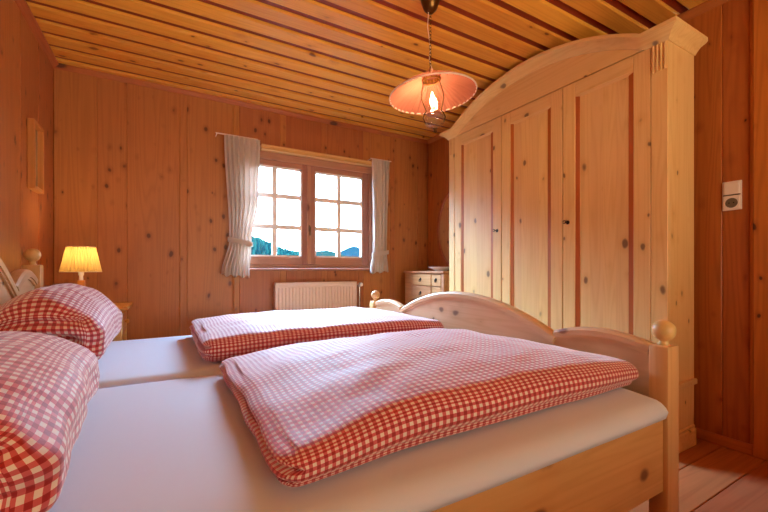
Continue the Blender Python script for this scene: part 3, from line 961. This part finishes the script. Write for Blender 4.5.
def bedside_lamp(label, LX, LY, power, glow):
    tl = thing('bedside_lamp', (LX, LY, NSZ), label, 'lamp')
    m = MB(); m.lathe([(0.0, NSZ), (0.055, NSZ), (0.058, NSZ+0.006), (0.052, NSZ+0.014), (0.028, NSZ+0.022), (0.0, NSZ+0.022)], (LX, LY, 0), 28)
    m.build('base', M['cream'], tl, smooth=True, sharp=50)
    m = MB(); m.box(LX-0.019, LX+0.019, LY-0.019, LY+0.019, NSZ+0.020, 0.872, 0.004, seg=2)
    m.build('column', M['night'], tl, smooth=True, sharp=40)
    m = MB(); m.lathe([(0.0, 0.870), (0.012, 0.870), (0.011, 0.90), (0.015, 0.905), (0.016, 0.955), (0.0, 0.955)], (LX, LY, 0), 16)
    m.build('socket', M['porcelain'], tl, smooth=True, sharp=40)
    m = MB()
    rip = lambda k, n: 0.035*math.sin(2*PI*k/n*34)
    m.lathe([(0.105, 0.925), (0.089, 1.003), (0.073, 1.085)], (LX, LY, 0), 368, ripple=rip)
    sh = m.build('shade', M['shade_cream'], tl, smooth=True)
    m = MB()
    for (rr, zz) in ((0.106, 0.926), (0.074, 1.084)):
        m.tube([(LX+rr*math.cos(2*PI*k/48), LY+rr*math.sin(2*PI*k/48), zz) for k in range(48)], 0.0028, 6, closed=True)
    for k in range(3):
        a = 2*PI*k/3
        m.tube([(LX+0.014*math.cos(a), LY+0.014*math.sin(a), 0.95), (LX+0.072*math.cos(a), LY+0.072*math.sin(a), 1.082)], 0.0015, 5)
    m.build('shade_wire', M['cream'], sh)
    m = MB(); m.lathe([(r, 0.985+h) for r, h in BALL(0.024)], (LX, LY, 0), 16)
    m.build('bulb', M['bulb'], tl, smooth=True)
    l = bpy.data.lights.new('bedside_light', 'POINT'); l.energy = power; l.color = glow; l.shadow_soft_size = 0.03
    lo_ = bpy.data.objects.new('bedside_light', l); lo_.location = (0, 0, 1.025-NSZ); lo_.parent = tl; C.objects.link(lo_)
bedside_lamp('lit bedside lamp with a pleated cream shade in the left corner', -0.478, 3.06, BEDSIDE_POWER, (1.0, 0.66, 0.30))
bedside_lamp('lit bedside lamp with a pleated cream shade on the near side of the bed', -0.45, 0.30, NEAR_LAMP_POWER, (1.0, 0.76, 0.46))

# ------------------------------------------------------------------ pendant lamp
PX, PY = 1.235, 1.650
pl = thing('pendant_lamp', (PX, PY, H), 'hanging oil-style lamp with a pink pleated shade and glass chimney', 'lamp')
m = MB(); m.lathe([(0.0, H), (0.052, H), (0.050, H-0.012), (0.036, H-0.05), (0.016, H-0.072), (0.0, H-0.075)], (PX, PY, 0), 28)
m.build('canopy', M['dark_brass'], pl, smooth=True, sharp=50)
m = MB(); nl = 15; zc0, zc1 = H-0.072, 2.035
for k in range(nl):
    z = zc0+(zc1-zc0)*(k+0.5)/nl; hh = (zc0-zc1)/nl*0.62
    rg = []
    for q in range(14):
        a = 2*PI*q/14; dx = 0.006*math.cos(a)
        rg.append((PX+(dx if k % 2 else 0), PY+(0 if k % 2 else dx), z+hh*math.sin(a)))
    m.tube(rg, 0.0017, 5, closed=True)
m.build('chain', M['dark_brass'], pl, smooth=True)
m = MB(); m.tube([(PX-0.012, PY, H-0.07), (PX-0.016, PY+0.004, H-0.15), (PX-0.004, PY+0.008, H-0.19), (PX+0.004, PY+0.006, H-0.26), (PX-0.004, PY+0.004, H-0.32), (PX+0.012, PY, H-0.38), (PX+0.008, PY, 2.0)], 0.0025, 6)
m.build('flex', M['rim'], pl, smooth=True)
# the lower body hangs a little askew
HZ = 2.03
body = thing('lamp_body', (0, 0, HZ-H)); body.parent = pl
tmp = []
def part(mb, name, mat, smooth=True, sharp=40, mods=None):
    o = mb.build(name, mat, None, smooth=smooth, sharp=sharp)
    for v in o.data.vertices: v.co -= Vector((PX, PY, HZ))
    tmp.append(o); return o
m = MB(); m.tube([(PX+0.016*math.cos(a)+0.004, PY, 2.005+0.028*math.sin(a)) for a in [PI*k/10 for k in range(11)]], 0.003, 6)
m.lathe([(0.0, 2.008), (0.030, 2.006), (0.050, 1.996), (0.052, 1.99), (0.0, 1.988)], (PX, PY, 0), 28)
part(m, 'crown', M['copper'])
m = MB()
for k in range(16):
    a = 2*PI*k/16
    m.tube([(PX+0.046*math.cos(a), PY+0.046*math.sin(a), 1.992), (PX+0.046*math.cos(a), PY+0.046*math.sin(a), 1.962)], 0.004, 6)
m.tube([(PX+0.046*math.cos(2*PI*k/32), PY+0.046*math.sin(2*PI*k/32), 1.962) for k in range(32)], 0.004, 6, closed=True)
part(m, 'gallery', M['brass'])
m = MB(); rip2 = lambda k, n: 0.030*math.sin(2*PI*k/n*44+0.8*math.sin(2*PI*k/n*7))
m.lathe([(0.048, 1.975), (0.10, 1.957), (0.165, 1.925), (0.232, 1.882)], (PX, PY, 0), 512, ripple=lambda k, n: 0, lift=lambda k, n, q: 0.0085*(q/0.232)*math.sin(2*PI*k/n*40+0.9*math.sin(2*PI*k/n*7)))
shd = part(m, 'shade', M['shade_pink'], sharp=None)
m = MB(); m.tube([(PX+0.233*math.cos(2*PI*k/72), PY+0.233*math.sin(2*PI*k/72), 1.882) for k in range(72)], 0.004, 6, closed=True)
part(m, 'shade_rim', M['rim'])
m = MB(); m.lathe([(0.030, 1.786), (0.034, 1.80), (0.044, 1.83), (0.040, 1.87), (0.028, 1.92), (0.025, 1.96)], (PX, PY, 0), 28, ripple=lambda k, n: 0)
part(m, 'chimney', M['lamp_glass'], sharp=None)
m = MB(); m.lathe([(0.0, 1.815), (0.009, 1.815), (0.017, 1.838), (0.017, 1.852), (0.010, 1.878), (0.003, 1.90), (0.0, 1.905)], (PX, PY, 0), 16)
part(m, 'bulb', M['bulb'], sharp=None)
m = MB(); m.lathe([(0.0, 1.780), (0.011, 1.780), (0.011, 1.816), (0.0, 1.816)], (PX, PY, 0), 14)
part(m, 'candle_holder', M['rim'])
for s in (-1, 1):
    m = MB()
    ux, uy = math.cos(-YAW)*s, math.sin(-YAW)*s
    pts = [(0.044, 1.985), (0.046, 1.95), (0.058, 1.90), (0.060, 1.865), (0.050, 1.83), (0.040, 1.80), (0.052, 1.785), (0.060, 1.762), (0.050, 1.735)]
    m.tube([(PX+ux*a, PY+uy*a, b) for a, b in pts], 0.0032, 6)
    part(m, 'frame_arm', M['dark_brass'])
m = MB(); m.lathe([(0.0, 1.774), (0.034, 1.776), (0.040, 1.783), (0.034, 1.79), (0.0, 1.79)], (PX, PY, 0), 28)
part(m, 'burner', M['copper'])
m = MB(); m.lathe([(0.034, 1.775), (0.052, 1.764), (0.056, 1.745), (0.046, 1.722), (0.022, 1.706), (0.008, 1.703)], (PX, PY, 0), 28, ripple=lambda k, n: 0)
part(m, 'oil_bowl', M['lamp_glass'], sharp=None)
m = MB(); m.lathe([(0.0, 1.706), (0.012, 1.704), (0.008, 1.694), (0.010, 1.686), (0.0, 1.678)], (PX, PY, 0), 16)
part(m, 'finial', M['dark_brass'])
tilt = Matrix.Rotation(math.radians(-4.5), 4, Vector((math.sin(YAW), math.cos(YAW), 0)))
for o in tmp:
    o.data.transform(tilt)
    o.parent = pl; o.location = (0, 0, HZ-H)
bpy.data.objects.remove(body)
l = bpy.data.lights.new('pendant_light', 'POINT'); l.energy = LAMP_POWER; l.color = (1.0, 0.66, 0.36); l.shadow_soft_size = 0.02
lo_ = bpy.data.objects.new('pendant_light', l); lo_.location = (0, 0, 1.865-H); lo_.parent = pl; C.objects.link(lo_)

# ------------------------------------------------------------------ wall fittings
pf = thing('picture_frame', (XL, 3.005, 1.41), 'narrow wooden picture frame on the left wall above the headboard', 'picture')
m = MB(); fy0, fy1, fz0, fz1 = 2.905, 3.105, 1.41, 1.815; w = 0.022
m.box(XL, XL+0.034, fy0, fy0+w, fz0, fz1, 0.003); m.box(XL, XL+0.034, fy1-w, fy1, fz0, fz1, 0.003)
m.box(XL, XL+0.034, fy0+w, fy1-w, fz0, fz0+w, 0.003); m.box(XL, XL+0.034, fy0+w, fy1-w, fz1-w, fz1, 0.003)
m.build('frame', M['frame'], pf)
m = MB(); m.box(XL, XL+0.006, fy0+w, fy1-w, fz0+w, fz1-w); m.build('print', M['paper'], pf)

sw = thing('wall_switch', (XR, 0.812, 1.25), 'white plate with a light switch over a socket on the right wall', 'switch')
sy0, sy1, sz0, sz1 = 0.773, 0.852, 1.252, 1.404
m = MB(); m.box(XR-0.009, XR, sy0, sy1, sz0, sz1, 0.003, seg=2); m.build('plate', M['plastic'], sw)
m = MB(); m.box(XR-0.013, XR-0.008, sy0+0.008, sy1-0.008, 1.335, sz1-0.008, 0.002); m.build('rocker', M['plastic'], sw)
m = MB(); m.box(XR-0.0105, XR-0.008, sy0+0.004, sy1-0.004, 1.3285, 1.3345); m.build('seam', M['socket_dark'], sw)  # dark strip drawn in for the shadow line between rocker and socket
m = MB(); m.box(XR-0.012, XR-0.008, sy0+0.006, sy1-0.006, sz0+0.006, 1.328, 0.002)
so_ = m.build('socket', M['plastic'], sw)
m = MB(); m.lathe([(0.0, -0.0145), (0.0235, -0.0145), (0.0255, -0.012), (0.0, -0.012)], (XR, (sy0+sy1)/2, 1.29), 28, 'X'); w_ = m.build('socket_well', M['socket_dark'], so_)
m = MB()
for s in (-1, 1): m.lathe([(0.0, -0.0155), (0.003, -0.0155), (0.003, -0.0145), (0.0, -0.0145)], (XR, (sy0+sy1)/2+s*0.0095, 1.29), 10, 'X')
m.build('socket_holes', M['hole'], so_)

# ------------------------------------------------------------------ the view outside
gr = NT('meadow_grass'); co_ = gr.new('TexCoord').outputs['Object']
gr.put(gr.b.inputs['Base Color'], gr.mix(gr.noise(co_, 0.05, 4), (0.0004, 0.0022, 0.0016, 1), (0.0002, 0.0012, 0.0010, 1))); gr.b.inputs['Roughness'].default_value = 1.0; gr.b.inputs['Specular IOR Level'].default_value = 0.0
def fir_mat():
    t = NT('fir_green'); c = t.new('TexCoord').outputs['Object']
    at = t.new('Attribute', attribute_name='bc'); s_ = t.new('SeparateColor'); t.put(s_.inputs[0], at.outputs['Color'])
    t.put(t.b.inputs['Base Color'], t.mix(s_.outputs[0], (0.0004, 0.0032, 0.0042, 1), (0.0028, 0.0130, 0.0100, 1)))
    t.b.inputs['Roughness'].default_value = 1.0; t.b.inputs['Specular IOR Level'].default_value = 0.0
    return t.m
def ridge(name, mat, dist, x0, x1, prof, depth, step, rough):
    """a long hill across the view: its crest follows prof(x), it falls away on both sides"""
    m = MB(); nx = int((x1-x0)/step); ny = 14; rows = []
    for j in range(ny+1):
        t = j/ny; row = []
        for i in range(nx+1):
            x = x0+(x1-x0)*i/nx
            c = prof(x); z = -40+(c+40)*math.sin(PI*(0.06+0.62*t))**1.0
            z += rough*noise.noise(Vector((x/step/3, t*6, dist)))
            row.append(m.bm.verts.new((x, dist+depth*t, z)))
        rows.append(row)
    fs = [m.bm.faces.new((rows[j][i], rows[j][i+1], rows[j+1][i+1], rows[j+1][i])) for j in range(ny) for i in range(nx)]
    m.paint(fs)
    return tag(m.build(name, mat, smooth=True), kind='structure'), rows
m = MB(); m.box(-3.0, 5.0, YN-3.6, YN-0.25, 2.30, 2.42); m.box(-3.0, 5.0, YN-3.7, YN-3.6, -40.0, 2.42); m.box(-3.1, -3.0, YN-3.7, YN-0.25, -40.0, 2.42); m.box(5.0, 5.1, YN-3.7, YN-0.25, -40.0, 2.42)  # added unseen roof and walls, keep sky light out of the added window
tag(m.build('sky_block_wall', M['wall']), kind='structure')
m = MB(); m.box(-3.0, 5.0, YN-3.6, YN-0.25, -0.35, -0.2); tag(m.build('sky_block_floor', M['floor']), kind='structure')  # added unseen floor closing the sky-blocking box
gnd = MB(); gnd.box(-2000, 2500, -1500, 2600, -41, -40)
tag(gnd.build('ground', gr.m), kind='structure')
def crest(x): return 27.5-0.34*x+1.0*math.sin(x*0.09)
def hz(x, t): return -40+(max(crest(x), -30)+40)*math.sin(PI*(0.06+0.44*t))
m = MB(); nx, ny = 60, 16; rows = []
for j in range(ny+1):
    t = j/ny
    rows.append([m.bm.verts.new((-120+320*i/nx, 110+90*t, hz(-120+320*i/nx, t))) for i in range(nx+1)])
fs = [m.bm.faces.new((rows[j][i], rows[j][i+1], rows[j+1][i+1], rows[j+1][i])) for j in range(ny) for i in range(nx)]
m.paint(fs); tag(m.build('hill', gr.m, smooth=True), kind='structure')
m = MB(); rnd = random.Random(3)
for k in range(5200):
    x = rnd.uniform(-60, 165); t = rnd.random()**0.6; yy = 110+90*t; z = hz(x, t)
    if z < -22: continue
    h = rnd.uniform(2.0, 4.0); r = h*rnd.uniform(0.26, 0.36); n = 6
    tone = rnd.random(); fs = []
    for (za, zb, ra) in ((0.05, 0.55, 1.0), (0.35, 0.8, 0.72), (0.62, 1.0, 0.45)):
        apex = m.bm.verts.new((x, yy, z+h*zb)); a0 = rnd.random()*6
        ring = [m.bm.verts.new((x+r*ra*math.cos(a0+2*PI*q/n), yy+r*ra*math.sin(a0+2*PI*q/n), z+h*za)) for q in range(n)]
        for q in range(n): fs.append(m.bm.faces.new((ring[q], ring[(q+1) % n], apex)))
    m.paint(fs, tone)
tag(m.build('fir_forest', fir_mat()), 'dense teal green fir forest on the hillside outside the window', 'forest', kind='stuff')
M['blue_hill'] = plain('distant_blue_hill', (0.0010, 0.0040, 0.0052, 1), 1.0, spec=0.0)  # blue of the distance haze put into the base colour
M['green_hill'] = plain('distant_green_hill', (0.0012, 0.0038, 0.0032, 1), 1.0, spec=0.0)
def pb(x): return 92+52*math.exp(-((x-1040)/120)**2)+8*math.sin(x*0.012)+6*math.sin(x*0.031+1)
ridge('distant_hills', M['blue_hill'], 2000, -600, 2600, pb, 300, 20, 3)
def pg(x): return 18+26*max(0,min(1,(400-x)/70))+3*math.sin(x*0.04)
ridge('middle_hills', M['green_hill'], 700, -300, 1000, pg, 200, 12, 1.5)
